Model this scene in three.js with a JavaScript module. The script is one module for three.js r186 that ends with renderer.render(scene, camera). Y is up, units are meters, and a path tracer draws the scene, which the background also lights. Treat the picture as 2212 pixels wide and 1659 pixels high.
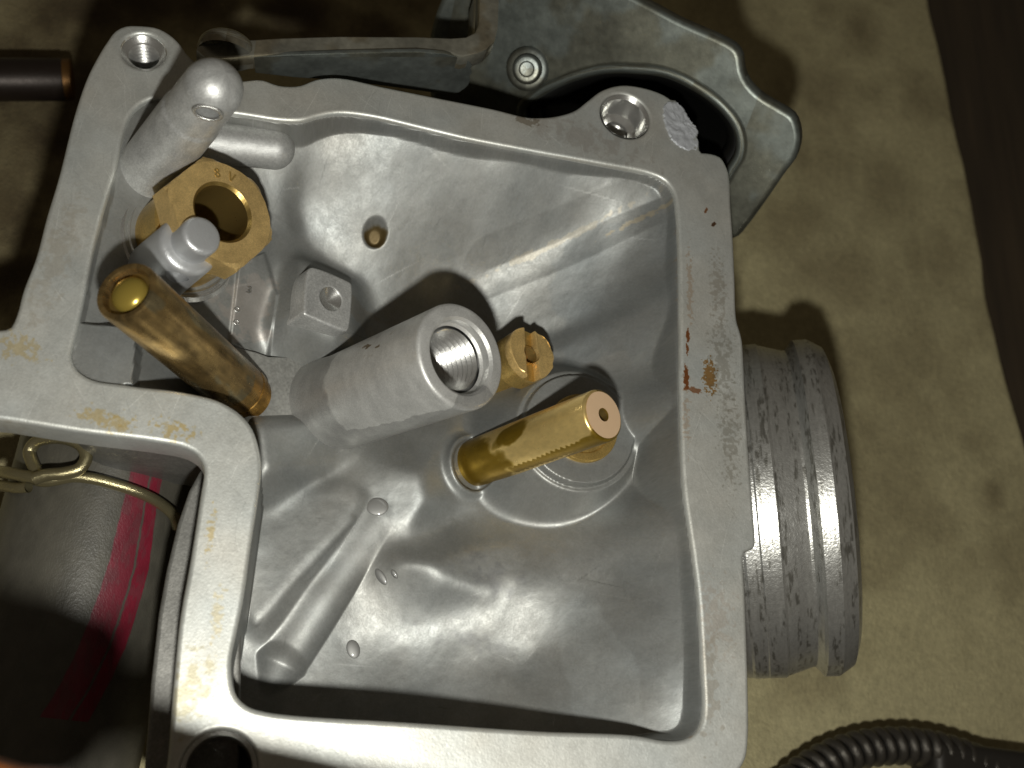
import * as THREE from 'three';
import { mergeGeometries, mergeVertices, toCreasedNormals } from 'three/addons/utils/BufferGeometryUtils.js';
import { RoundedBoxGeometry } from 'three/addons/geometries/RoundedBoxGeometry.js';
import { Brush, Evaluator, SUBTRACTION } from 'three-bvh-csg';
import { FontLoader } from 'three/addons/loaders/FontLoader.js';
import { TextGeometry } from 'three/addons/geometries/TextGeometry.js';

// ---------------------------------------------------------------- camera, light, exposure
// Modelling is done in millimetres (1 mm = 0.001 m); y = 0 is the machined face of the float chamber flange.
const S = 0.001;
const V = (x, y, z) => new THREE.Vector3(x, y, z);
const camPos = V(-22.45, 94.71, 39.38);
const camBack = camPos.clone().normalize();
const camUp = V(-0.1313, 0.3538, -0.9261);
camUp.addScaledVector(camBack, -camUp.dot(camBack)).normalize();
const camRight = new THREE.Vector3().crossVectors(camUp, camBack).normalize();
const FOCAL = 2240, PCX = 1106, PCY = 829.5;

const scene = new THREE.Scene();
const camera = new THREE.PerspectiveCamera(THREE.MathUtils.radToDeg(2 * Math.atan(829.5 / FOCAL)), 4 / 3, 0.005, 5);
camera.position.copy(camPos).multiplyScalar(S);
camera.up.copy(camUp);
camera.lookAt(0, 0, 0);
camera.focus = 0.109;
camera.userData.fStop = 34;
scene.add(camera);

scene.background = new THREE.Color().setRGB(0.058, 0.048, 0.035);      // dim warm workshop around the camera's own lamp

const lampAt = camPos.clone().addScaledVector(camUp, -19).addScaledVector(camRight, 1);
const lamp = new THREE.PointLight(new THREE.Color().setRGB(1.0, 0.985, 0.91), 0.041, 0, 2);  // the camera's flash lamp, just below the lens
lamp.position.copy(lampAt).multiplyScalar(S);
lamp.castShadow = true;
lamp.shadow.radius = 0.11;
scene.add(lamp);

const renderer = new THREE.WebGLRenderer({ antialias: true });
renderer.toneMapping = THREE.LinearToneMapping;
renderer.toneMappingExposure = 1.0;
renderer.shadowMap.enabled = true;

// ---------------------------------------------------------------- helpers
let seed = 12345;
const rnd = () => ((seed = (seed * 1664525 + 1013904223) >>> 0) / 4294967296);
const clamp = (v, a = 0, b = 1) => Math.min(b, Math.max(a, v));
const sstep = (a, b, v) => { const t = clamp((v - a) / (b - a)); return t * t * (3 - 2 * t); };
const lerp = (a, b, t) => a + (b - a) * t;
const smax = (a, b, k) => { const h = Math.max(k - Math.abs(a - b), 0) / k; return Math.max(a, b) + h * h * k * 0.25; };
const smin = (a, b, k) => -smax(-a, -b, k);
const NT = 256, noiseTab = new Float32Array(NT * NT);
for (let i = 0; i < NT * NT; i++) noiseTab[i] = rnd();
function vnoise(x, y) {           // value noise, period 256
  const xi = Math.floor(x), yi = Math.floor(y), fx = x - xi, fy = y - yi;
  const ux = fx * fx * (3 - 2 * fx), uy = fy * fy * (3 - 2 * fy);
  const x0 = xi & 255, x1 = (xi + 1) & 255, y0 = (yi & 255) << 8, y1 = ((yi + 1) & 255) << 8;
  return lerp(lerp(noiseTab[y0 + x0], noiseTab[y0 + x1], ux), lerp(noiseTab[y1 + x0], noiseTab[y1 + x1], ux), uy);
}
const fbm = (x, y, o = 4) => { let s = 0, a = 0.5, t = 0; for (let i = 0; i < o; i++) { s += a * vnoise(x, y); t += a; a *= 0.5; x = x * 2.03 + 17.3; y = y * 2.03 + 5.1; } return s / t; };

function rayTo(ox, oy) { return camRight.clone().multiplyScalar(ox - PCX).addScaledVector(camUp, PCY - oy).addScaledVector(camBack, -FOCAL).normalize(); }
function P(ox, oy, h = 0) { const r = rayTo(ox, oy); return camPos.clone().addScaledVector(r, (h - camPos.y) / r.y); }
function onPlane(ox, oy, p0, n) { const r = rayTo(ox, oy); return camPos.clone().addScaledVector(r, p0.clone().sub(camPos).dot(n) / r.dot(n)); }
function atDepth(ox, oy, z) { const r = rayTo(ox, oy); return camPos.clone().addScaledVector(r, z / -r.dot(camBack)); }
const fromCam = (x, y, z) => camRight.clone().multiplyScalar(x).addScaledVector(camUp, y).addScaledVector(camBack, z);

const LEAN = V(0.452, 0.89, -0.02).normalize();        // the direction in which the pillars and jets lean
// the direction of a pillar whose foot (at height hb) and head are seen at two places, as near to `lean` as may be
function pillar(b, t, hb, lean = LEAN) {
  const B = P(b[0], b[1], hb); let best = null;
  for (let h = hb; h < 25; h += 0.05) { const T = P(t[0], t[1], h), v = T.clone().sub(B); const L = v.length(); v.normalize(); const c = v.dot(lean); if (L > 1 && (!best || c > best.c)) best = { c, T, v, L, B, h }; }
  return best;
}
const used = {};
const numbered = (n) => { used[n] = (used[n] ?? -1) + 1; return used[n] ? `${n}_${String(used[n]).padStart(3, '0')}` : n; };
function tag(o, label, category, kind, group) { o.userData.label = label; if (category) o.userData.category = category; if (kind) o.userData.kind = kind; if (group) o.userData.group = group; return o; }
function thing(name, at, label, category) { const g = new THREE.Group(); g.name = numbered(name); g.position.copy(at).multiplyScalar(S); scene.add(g); return tag(g, label, category); }
function worldOf(o) { const p = V(0, 0, 0); for (let q = o; q && q !== scene; q = q.parent) p.add(q.position); return p; }
function obj(name, geo, mat, parent = scene, label) {          // geometry in mm, world axes
  if (Array.isArray(geo)) geo = geo.length > 1 ? mergeGeometries(geo.map((g) => prep(g))) : prep(geo[0]); else geo = prep(geo);
  geo.scale(S, S, S);
  const at = worldOf(parent); geo.translate(-at.x, -at.y, -at.z);
  const m = new THREE.Mesh(geo, mat); m.name = parent === scene ? numbered(name) : name; m.castShadow = m.receiveShadow = true; parent.add(m);
  if (label) m.userData.label = label;
  return m;
}
function prep(g) { let q = g.index && !g.userData.keep ? g.toNonIndexed() : g; for (const k of Object.keys(q.attributes)) if (!['position', 'normal', 'uv'].includes(k)) q.deleteAttribute(k); return q; }
function boxUV(g, size = 120) {                                // uv by the dominant axis, one unit = size mm
  g = g.index ? g.toNonIndexed() : g;
  const p = g.attributes.position, uv = new Float32Array(p.count * 2), a = V(), b = V(), c = V();
  for (let i = 0; i < p.count; i += 3) {
    a.fromBufferAttribute(p, i); b.fromBufferAttribute(p, i + 1); c.fromBufferAttribute(p, i + 2);
    const n = b.clone().sub(a).cross(c.clone().sub(a)); const ax = Math.abs(n.x), ay = Math.abs(n.y), az = Math.abs(n.z);
    [a, b, c].forEach((q, k) => { const [u, v] = ay >= ax && ay >= az ? [q.x, q.z] : ax > az ? [q.y, q.z] : [q.x, q.y]; uv[(i + k) * 2] = u / size + 0.5; uv[(i + k) * 2 + 1] = v / size + 0.5; });
  }
  g.setAttribute('uv', new THREE.BufferAttribute(uv, 2)); return g;
}
const crease = (g, deg = 38) => { const q = toCreasedNormals(g.index ? g.toNonIndexed() : g, THREE.MathUtils.degToRad(deg)); return q; };
function place(g, at, axis, spin = 0) {                        // +y of the geometry along axis
  const q = new THREE.Quaternion().setFromUnitVectors(V(0, 1, 0), axis.clone().normalize());
  if (spin) g.rotateY(spin);
  g.applyQuaternion(q); g.translate(at.x, at.y, at.z); return g;
}
function lathe(profile, at, axis, seg = 72, deg = 38, spin = 0) {
  let g = new THREE.LatheGeometry(profile.map(([r, y]) => new THREE.Vector2(Math.max(r, 0), y)), seg);
  let len = 0; const acc = [0]; for (let i = 1; i < profile.length; i++) { len += Math.hypot(profile[i][0] - profile[i - 1][0], profile[i][1] - profile[i - 1][1]); acc.push(len); }
  const uv = g.attributes.uv, rMax = Math.max(...profile.map((p) => p[0]));
  for (let i = 0; i < uv.count; i++) uv.setXY(i, uv.getX(i) * 2 * Math.PI * rMax / 120, acc[i % profile.length] / 120);
  return place(crease(g, deg), at, axis, spin);
}
function arcPts(cx, cy, r, a0, a1, n = 6) { const o = []; for (let i = 0; i <= n; i++) { const a = THREE.MathUtils.degToRad(lerp(a0, a1, i / n)); o.push([cx + r * Math.cos(a), cy + r * Math.sin(a)]); } return o; }
function smoothLoop(pts, n, tension = 0.5) { const c = new THREE.CatmullRomCurve3(pts, true, 'centripetal', tension); return c.getSpacedPoints(n).slice(0, n); }
const smoothLine = (pts, n) => new THREE.CatmullRomCurve3(pts, false, 'centripetal').getSpacedPoints(n);
const inPoly = (x, z, poly) => { let c = false; for (let i = 0, j = poly.length - 1; i < poly.length; j = i++) { const a = poly[i], b = poly[j]; if ((a[1] > z) !== (b[1] > z) && x < (b[0] - a[0]) * (z - a[1]) / (b[1] - a[1]) + a[0]) c = !c; } return c; };
function sdPoly(x, z, poly) { let d = 1e9; for (let i = 0, j = poly.length - 1; i < poly.length; j = i++) { const ax = poly[j][0], az = poly[j][1], ex = poly[i][0] - ax, ez = poly[i][1] - az, t = clamp(((x - ax) * ex + (z - az) * ez) / (ex * ex + ez * ez || 1)); const dx = x - ax - ex * t, dz = z - az - ez * t; d = Math.min(d, dx * dx + dz * dz); } return inPoly(x, z, poly) ? -Math.sqrt(d) : Math.sqrt(d); }
const xz = (pts) => pts.map((p) => [p.x, p.z]);
function area(poly) { let a = 0; for (let i = 0, j = poly.length - 1; i < poly.length; j = i++) a += poly[j][0] * poly[i][1] - poly[i][0] * poly[j][1]; return a / 2; }
function grow(poly, r) { const s = area(poly) > 0 ? 1 : -1, n = poly.length; return poly.map((p, i) => { const a = poly[(i + n - 2) % n], b = poly[(i + 2) % n]; const dx = b[0] - a[0], dz = b[1] - a[1], l = Math.hypot(dx, dz) || 1; return [p[0] + s * r * dz / l, p[1] - s * r * dx / l]; }); }
function flatCaps(g, n) {                                      // the two faces square to n keep their own flat shading
  const p = g.attributes.position, q = g.attributes.normal, a = V(); let lo = 1e9, hi = -1e9; const d = new Float32Array(p.count);
  for (let i = 0; i < p.count; i++) { d[i] = a.fromBufferAttribute(p, i).dot(n); lo = Math.min(lo, d[i]); hi = Math.max(hi, d[i]); }
  for (let i = 0; i < p.count; i += 3) for (const [v, s] of [[hi, 1], [lo, -1]]) if (Math.max(Math.abs(d[i] - v), Math.abs(d[i + 1] - v), Math.abs(d[i + 2] - v)) < 1e-3) {
    a.fromBufferAttribute(p, i); const b = V().fromBufferAttribute(p, i + 1).sub(a), c = V().fromBufferAttribute(p, i + 2).sub(a), f = b.cross(c).dot(n) * s;
    for (let k = 0; k < 3; k++) { q.setXYZ(i + k, s * n.x, s * n.y, s * n.z); if (f <= 0) p.setXYZ(i + k, a.x, a.y, a.z); }      // slivers turned over by the bevel close up
  }
  return g;
}
const wound = (pts, cw) => (THREE.ShapeUtils.isClockWise(pts) === cw ? pts : pts.slice().reverse());
function carve(g, cutters) {                                   // the geometry less the cutters
  const ev = new Evaluator(); ev.useGroups = false; ev.attributes = ['position', 'normal', 'uv'];
  let b = new Brush(g); b.updateMatrixWorld();
  for (const c of cutters) { const k = new Brush(c); k.updateMatrixWorld(); b = ev.evaluate(b, k, SUBTRACTION); b.updateMatrixWorld(); }
  return b.geometry;
}
function slab(outer, holes, top, depth, bevel = 0.3, segs = 3, deg = 50, ready = false) {     // outline in world xz, its upper face at y = top
  const sh = new THREE.Shape(wound(outer.map((p) => new THREE.Vector2(p[0], -p[1])), false));
  for (const h of holes) sh.holes.push(new THREE.Path(wound(h.map((p) => new THREE.Vector2(p[0], -p[1])), true)));
  const g = new THREE.ExtrudeGeometry(sh, { depth: depth - 2 * bevel, bevelEnabled: bevel > 0, bevelThickness: bevel, bevelSize: bevel, bevelOffset: ready ? 0 : -bevel, bevelSegments: segs, curveSegments: 24 });
  g.rotateX(-Math.PI / 2); g.translate(0, top - depth + bevel, 0);
  return flatCaps(crease(boxUV(g), deg), V(0, 1, 0));
}
// a plate cut from outline points (Vector3) lying on the plane (p0, n), extruded backwards
function plate(loop, holes, p0, n, depth, bevel = 0.2, deg = 40, segs = 2) {
  const u = V(1, 0, 0).addScaledVector(n, -n.x).normalize(), w = new THREE.Vector3().crossVectors(n, u);
  const to2 = (p) => { const q = p.clone().sub(p0); return new THREE.Vector2(q.dot(u), q.dot(w)); };
  const sh = new THREE.Shape(wound(loop.map(to2), false)); for (const h of holes) sh.holes.push(new THREE.Path(wound(h.map(to2), true)));
  const g = new THREE.ExtrudeGeometry(sh, { depth: depth - 2 * bevel, bevelEnabled: bevel > 0, bevelThickness: bevel, bevelSize: bevel, bevelOffset: -bevel, bevelSegments: segs });
  g.translate(0, 0, -depth + bevel);
  const m = new THREE.Matrix4().makeBasis(u, w, n).setPosition(p0); boxUV(g); g.applyMatrix4(m);
  return flatCaps(crease(g, deg), n);
}
const pp = (list, h) => list.map((p) => { const q = P(p[0], p[1], p[2] ?? h); return [q.x, q.z]; });
const circle = (c, r, n = 40) => Array.from({ length: n }, (_, i) => [c.x + r * Math.cos(i / n * 2 * Math.PI), c.z + r * Math.sin(i / n * 2 * Math.PI)]);
const tube = (pts, r, seg = 120, rs = 14) => new THREE.TubeGeometry(new THREE.CatmullRomCurve3(pts, false, 'centripetal'), seg, r, rs, false);

// ---------------------------------------------------------------- textures and materials
function dataTex(n, fn, srgb) {
  const d = new Uint8Array(n * n * 4);
  for (let j = 0; j < n; j++) for (let i = 0; i < n; i++) { const c = fn(i, j, n), k = (j * n + i) * 4; d[k] = clamp(c[0]) * 255; d[k + 1] = clamp(c[1]) * 255; d[k + 2] = clamp(c[2]) * 255; d[k + 3] = 255; }
  const t = new THREE.DataTexture(d, n, n); t.magFilter = THREE.LinearFilter; t.wrapS = t.wrapT = THREE.RepeatWrapping; if (srgb) t.colorSpace = THREE.SRGBColorSpace; t.needsUpdate = true; return t;
}
const rep = (t, n) => { const c = t.clone(); c.repeat.set(n, n); c.needsUpdate = true; return c; };
const WETA = 28;
const castGrain = dataTex(512, (i, j) => { const a = vnoise(i * 0.5, j * 0.5), b = vnoise(i * 0.25 + 40, j * 0.25), c = vnoise(i / 8, j / 8); const v = 0.42 * a + 0.33 * b + 0.25 * c; return [v, v, v]; });
const roughGrain = dataTex(512, (i, j) => { const v = 0.78 + 0.22 * (0.5 * vnoise(i / 16, j / 16) + 0.5 * vnoise(i / 4, j / 4)); return [v, v, v]; });
const lineGrain = dataTex(512, (i, j) => { const v = 0.6 * vnoise(7, j * 0.5) + 0.4 * vnoise(i / 64, j * 0.5); return [v, v, v]; });
// colour in sRGB by place on the casting: tone mottling plus stains, each with an outline of its own
function castColour(n, base, stains, mottle = 0.05, warm = 0.03, scratches = 0, along = 0, spread = 3.2) {
  const scr = new Float32Array(n * n);
  for (let k = 0; k < scratches; k++) { const x0 = rnd() * n, y0 = rnd() * n, a = along + (rnd() - 0.5) * spread, L = (1 + 9 * rnd() * rnd()) * n / 120, v = (rnd() - 0.42) * 0.16, bend = (rnd() - 0.5) * 0.006; let x = x0, y = y0, t = a; for (let q = 0; q < L; q++) { const i = Math.floor(x) & (n - 1), j = Math.floor(y) & (n - 1); scr[j * n + i] += v * Math.sin(Math.PI * q / L); x += Math.cos(t); y += Math.sin(t); t += bend; } }
  return dataTex(n, (i, j) => {
    const x = (i / n - 0.5) * 120, z = (j / n - 0.5) * 120;
    const m = (fbm(x * 0.35 + 50, z * 0.35 + 50, 4) - 0.5) * 2 * mottle + (vnoise(x * 9, z * 9) - 0.5) * mottle * 0.9, w = (fbm(x * 0.2 + 9, z * 0.2 + 70, 3) - 0.5) * 2 * warm;
    const sc = scr[j * n + i]; let c = [base[0] + m + w + sc, base[1] + m + sc, base[2] + m - w + sc];
    for (const s of stains) {
      const dx = x - s.x, dz = z - s.z; if (Math.abs(dx) > s.R || Math.abs(dz) > s.R) continue;
      const ca = Math.cos(s.a || 0), sa = Math.sin(s.a || 0), u = (dx * ca + dz * sa) / s.rx, v = (-dx * sa + dz * ca) / s.rz;
      const f = s.fine ?? 1.2; const nn = fbm(x * f + s.x, z * f + s.z, 4);
      const t = s.amt * sstep(0, s.soft ?? 0.25, 1 - Math.hypot(u, v) + (nn - 0.5) * (s.rag ?? 1.6));
      c = c.map((q, k) => lerp(q, s.mul ? q * s.c[k] : s.c[k], t));
    }
    return c;
  }, true);
}
const stain = (ox, oy, h, rx, rz, a, c, amt, o = {}) => { const p = P(ox, oy, h); return { x: p.x, z: p.z, rx, rz, a, c, amt, R: Math.max(rx, rz) * 2.2, ...o }; };
const RUST = [0.47, 0.27, 0.13], YEL = [0.72, 0.62, 0.38], DIRT = [0.36, 0.33, 0.27];
const flangeStains = [
  stain(1485, 725, 0, 0.22, 0.9, 0, RUST, 0.95, { fine: 4 }), stain(1484, 752, 0, 0.2, 0.7, 0, RUST, 0.9, { fine: 4 }), stain(1482, 815, 0, 0.35, 1.5, 0.05, RUST, 0.95, { fine: 4 }), stain(1500, 842, 0, 0.8, 0.35, 0, RUST, 0.7, { fine: 4 }), stain(1533, 812, 0, 0.7, 1.9, 0, [0.55, 0.4, 0.2], 0.85, { fine: 5, rag: 2.4 }),
  stain(1524, 455, 0, 0.2, 0.5, 0.3, RUST, 0.8, { fine: 4 }), stain(1541, 484, 0, 0.2, 0.4, 0.6, [0.3, 0.2, 0.12], 0.9, { fine: 4 }), stain(1490, 620, 0, 0.35, 4.5, 0, [0.66, 0.57, 0.48], 0.5, { fine: 4, rag: 3.2, soft: 0.6 }), stain(1482, 900, 0, 0.4, 3, 0, [0.66, 0.57, 0.48], 0.45, { fine: 4, rag: 3.2, soft: 0.6 }),
  stain(45, 750, 0, 2.0, 1.2, 0.3, YEL, 0.45, { fine: 3.2, rag: 3.0, soft: 0.7 }), stain(215, 900, 0, 1.8, 0.8, 0.2, YEL, 0.52, { fine: 3.2, rag: 3.0, soft: 0.7 }), stain(260, 915, 0, 1.2, 1.0, 0, YEL, 0.52, { fine: 3.2, rag: 3.0, soft: 0.7 }), stain(372, 925, 0, 2.0, 0.8, 0.1, YEL, 0.64, { fine: 3.2, rag: 3.0, soft: 0.7 }), stain(455, 1150, 0, 0.4, 2.0, 0, YEL, 0.52, { fine: 3.2, rag: 3.0, soft: 0.7 }), stain(470, 1330, 0, 0.5, 2.5, 0, YEL, 0.30, { fine: 3.2, rag: 3.0, soft: 0.7 }),
  stain(395, 1500, 0, 1.8, 3.5, 0.2, [0.62, 0.58, 0.44], 0.5, { fine: 1.6, rag: 2.6, soft: 0.8 }), stain(1560, 780, 0, 1.6, 5, 0, DIRT, 0.28, { fine: 3, rag: 3, soft: 0.8 }), stain(1550, 620, 0, 1.0, 4, 0, [0.5, 0.46, 0.4], 0.35, { fine: 3, rag: 3, soft: 0.8 }), stain(1575, 950, 0, 1.2, 5, 0, DIRT, 0.28, { fine: 3, rag: 3, soft: 0.8 }),
  stain(1250, 290, 0, 9, 2, 0.2, [0.6, 0.57, 0.54], 0.35, { fine: 1.6, rag: 2.4, soft: 0.8 }), stain(120, 560, 0, 1.5, 7, 0.1, [0.66, 0.63, 0.57], 0.35, { fine: 2, rag: 2.6, soft: 0.8 }), stain(1140, 262, 0, 1.5, .6, 0.2, [0.4, 0.35, 0.28], 0.5, { fine: 2, rag: 2.4 }), stain(1545, 1330, 0, 2.0, 4, 0, [0.66, 0.6, 0.54], 0.3, { fine: 2.4, rag: 2.6, soft: 0.8 }), stain(1520, 1480, 0, 2.0, 4, 0, [0.6, 0.56, 0.5], 0.35, { fine: 1.5, rag: 2.4 }),
];
const floorPatches = [  // patches lighter and darker than the floor tone, some of them stains
  stain(1290, 1470, -9, 3.2, 8, -0.2, [1.05, 1.055, 1.06], 1, { mul: 1, fine: 0.25, rag: 0.8, soft: 0.12 }), stain(1330, 640, -9, 8, 9, 0.5, [0.95, 0.96, 0.97], 1, { mul: 1, fine: 0.3, rag: 0.9, soft: 0.12 }),
  stain(1060, 1250, -13, 4.0, 2.2, 0.5, [0.92, 0.92, 0.93], 1, { mul: 1, fine: 1.4, rag: 2.6, soft: 0.9 }), stain(1010, 1380, -14, 5, 1.2, 0.2, [0.92, 0.92, 0.93], 0.8, { mul: 1, fine: 1.2, rag: 2.4, soft: 0.9 }),
  stain(810, 508, -10, 1.5, 1.1, 0, [0.36, 0.3, 0.18], 1, { soft: 0.2, rag: 0.4 }), stain(620, 870, -13, 3, 1, 0.4, [0.7, 0.55, 0.42], 0.4, { fine: 1, rag: 2 }), stain(1200, 520, -8, 9, 0.4, -0.45, [0.68, 0.64, 0.56], 0.4, { fine: 2, rag: 2.4 }), stain(1400, 470, -4, 4.5, 0.3, -0.45, [0.68, 0.62, 0.5], 0.5, { fine: 2, rag: 2.4 }), stain(1462, 600, -1.2, 0.3, 7, 0, [0.55, 0.48, 0.4], 0.4, { fine: 2, rag: 2.4 }),
  stain(530, 660, -10, 3, 4, 0, [0.7, 0.64, 0.6], 0.3, { fine: 0.8, rag: 2.4 }), stain(860, 700, -14, 8, 1.5, 0, [0.5, 0.46, 0.4], 0.3, { fine: 0.7, rag: 2 }),
];
const speckle = dataTex(512, (i, j) => { const v = 0.86 + 0.1 * (vnoise(i * 0.5, j * 0.5) - 0.5) + 0.18 * (fbm(i / 40, j / 40, 4) - 0.5) + 0.1 * (vnoise(i / 3 + 9, j / 3) - 0.5); return [v, v, v * 0.995]; }, true);
const zincTone = dataTex(512, (i, j) => { const a = fbm(i / 50, j / 50, 5), b = fbm(i / 9 + 30, j / 9, 3), g = sstep(0.45, 0.6, fbm(i / 90 + 60, j / 90 + 11, 4)); const v = 0.78 + 0.3 * (a - 0.5) + 0.16 * (b - 0.5) - 0.1 * g; return [v * (0.97 + 0.04 * g), v, v * (1.0 - 0.06 * g)]; }, true);
const alu = (o) => new THREE.MeshPhysicalMaterial({ color: 0xffffff, metalness: 0.5, roughness: 0.56, bumpMap: rep(castGrain, 5), bumpScale: 0.000012, roughnessMap: rep(roughGrain, 6), ...o });
const M = {
  flange: alu({ map: castColour(2048, [0.75, 0.755, 0.735], flangeStains, 0.055, 0.012, 5000, 1.45, 1.6), roughness: 0.52, metalness: 0.6 }),
  floor: alu({ map: castColour(1024, [0.525, 0.53, 0.52], floorPatches, 0.05, 0.008, 500, -0.6, 2.2), roughness: 0.54, metalness: 0.56, bumpMap: rep(castGrain, 14), bumpScale: 0.000008 }),
  cast: alu({ map: rep(speckle, 5), color: 0xd6d7d6, bumpScale: 0.000016, roughness: 0.5, metalness: 0.55 }),
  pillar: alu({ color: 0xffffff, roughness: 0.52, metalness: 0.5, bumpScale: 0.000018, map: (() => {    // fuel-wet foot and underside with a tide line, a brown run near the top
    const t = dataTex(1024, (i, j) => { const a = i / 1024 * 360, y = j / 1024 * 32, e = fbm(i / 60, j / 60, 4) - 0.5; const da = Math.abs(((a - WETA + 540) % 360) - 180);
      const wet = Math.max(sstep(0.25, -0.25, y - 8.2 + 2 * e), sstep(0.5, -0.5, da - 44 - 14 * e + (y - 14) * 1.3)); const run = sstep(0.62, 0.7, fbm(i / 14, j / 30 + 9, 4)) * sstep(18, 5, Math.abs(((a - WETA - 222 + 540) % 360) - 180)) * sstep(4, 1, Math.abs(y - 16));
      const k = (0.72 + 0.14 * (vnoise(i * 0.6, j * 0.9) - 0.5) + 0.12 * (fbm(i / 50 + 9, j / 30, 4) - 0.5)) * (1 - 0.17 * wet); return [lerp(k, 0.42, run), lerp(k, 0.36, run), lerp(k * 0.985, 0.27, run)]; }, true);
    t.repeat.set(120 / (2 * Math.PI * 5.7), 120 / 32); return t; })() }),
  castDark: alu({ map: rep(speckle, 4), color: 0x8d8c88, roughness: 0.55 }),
  machined: alu({ color: 0xc9c9c6, roughness: 0.28, metalness: 0.85, bumpScale: 0.00001 }),
  brass: alu({ map: rep(speckle, 6), color: 0xf0cb7a, roughness: 0.34, metalness: 0.8, bumpMap: rep(lineGrain, 14), bumpScale: 0.000008 }),
  brassPale: alu({ map: rep(speckle, 6), color: 0xf0cc86, roughness: 0.42, metalness: 0.5, bumpScale: 0.00001 }),
  brassRecess: alu({ color: 0xa2884f, roughness: 0.34, metalness: 0.85, bumpScale: 0.00001 }),  // darker brass for the insides of bores and the tube mouth
  zinc: alu({ map: rep(zincTone, 3), color: 0x8c8e88, roughness: 0.5, metalness: 0.75, bumpScale: 0.000006 }),
  zincDark: alu({ map: rep(zincTone, 4), color: 0x929490, roughness: 0.42, metalness: 0.7, bumpScale: 0.000008 }),
  zincEdge: alu({ map: rep(zincTone, 4), color: 0xcbc3b4, roughness: 0.34, metalness: 0.75, bumpScale: 0.000006 }),
  fracture: alu({ color: 0xb0b3b8, roughness: 0.7, metalness: 0.3, bumpScale: 0.00003, bumpMap: rep(castGrain, 6) }),
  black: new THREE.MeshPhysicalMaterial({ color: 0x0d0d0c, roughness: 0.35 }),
  wire: alu({ color: 0xa39a78, roughness: 0.27, metalness: 0.85, bumpScale: 0.00001 }),
  wetMetal: new THREE.MeshPhysicalMaterial({ color: 0x868684, metalness: 0.56, roughness: 0.54, clearcoat: 1, clearcoatRoughness: 0.06 }),
};

// ---------------------------------------------------------------- the carburetor
const carb = thing('carburetor', V(0, 0, 0), 'grey cast aluminium carburetor upside down with its float chamber open and brass jets standing inside', 'carburetor');

const outerO = [[270, 54], [304, 53], [340, 58], [368, 73], [388, 92], [402, 112], [420, 130], [450, 150], [505, 172], [565, 170], [602, 182], [645, 183], [685, 169], [734, 166], [830, 186], [934, 207], [1068, 234], [1138, 251], [1169, 252], [1202, 249], [1242, 237], [1269, 217], [1302, 193], [1346, 182], [1403, 191], [1440, 206], [1449, 214], [1455, 214], [1464, 217], [1467, 222], [1473, 229], [1480, 236], [1488, 250], [1494, 262], [1503, 268], [1510, 283], [1507, 296], [1512, 306], [1511, 320], [1515, 329], [1531, 329], [1557, 338], [1567, 352], [1574, 368], [1578, 390], [1580, 440], [1585, 512], [1589, 600], [1593, 690], [1600, 714], [1605, 735], [1612, 859], [1618, 963], [1626, 1070], [1633, 1176], [1629, 1184], [1609, 1193], [1608, 1220], [1612, 1300], [1618, 1488], [1618, 1600], [1612, 1640], [1595, 1668], [1560, 1695], [1500, 1712], [1000, 1770], [600, 1815], [470, 1840], [360, 1820], [335, 1760], [348, 1705], [360, 1659], [375, 1477], [389, 1338], [410, 1220], [434, 1067], [441, 1014], [431, 987], [401, 967], [334, 953], [167, 932], [0, 906], [-120, 892], [-150, 860], [-140, 740], [-100, 716], [0, 711], [20, 708], [35, 680], [50, 626], [77, 555], [100, 468], [127, 378], [160, 247], [187, 167], [214, 114], [231, 87], [248, 65]];
const innerO = [[515, 246], [602, 259], [652, 260], [690, 250], [732, 244], [801, 251], [901, 274], [1001, 298], [1135, 324], [1302, 354], [1403, 374], [1436, 389], [1453, 411], [1460, 440], [1465, 500], [1468, 600], [1469, 700], [1469, 800], [1470, 898], [1477, 1052], [1495, 1181], [1509, 1296], [1518, 1449], [1521, 1526], [1517, 1560], [1505, 1582], [1480, 1597], [1440, 1600], [1365, 1588], [1168, 1580], [898, 1562], [628, 1545], [570, 1537], [535, 1526], [510, 1502], [501, 1468], [500, 1424], [514, 1352], [528, 1281], [543, 1174], [559, 1067], [565, 1013], [562, 980], [545, 925], [515, 890], [468, 863], [418, 850], [368, 841], [301, 834], [267, 829], [201, 819], [167, 798], [155, 770], [167, 713], [181, 646], [197, 562], [214, 490], [231, 428], [247, 374], [264, 301], [274, 264], [291, 236], [318, 217], [344, 211], [400, 225], [460, 240]];
const outerP = smoothLoop(outerO.map((p) => P(...p, 0)), 520), innerP = smoothLoop(innerO.map((p) => P(...p, 0)), 420);
const outer = xz(outerP), inner = xz(innerP);

// flange: a ring with two screw holes and a third at the lower edge
const h1 = P(310, 110, 0), h2 = P(1351, 250, 0), h3 = P(473, 1662, 0);
const flange = obj('flange', slab(grow(outer, -0.42), [grow(inner, 0.42), circle(h1, 2.62), circle(h2, 3.42), circle(h3, 3.52)], 0, 4.2, 0.42, 4, 42, true), M.flange, carb);
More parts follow.
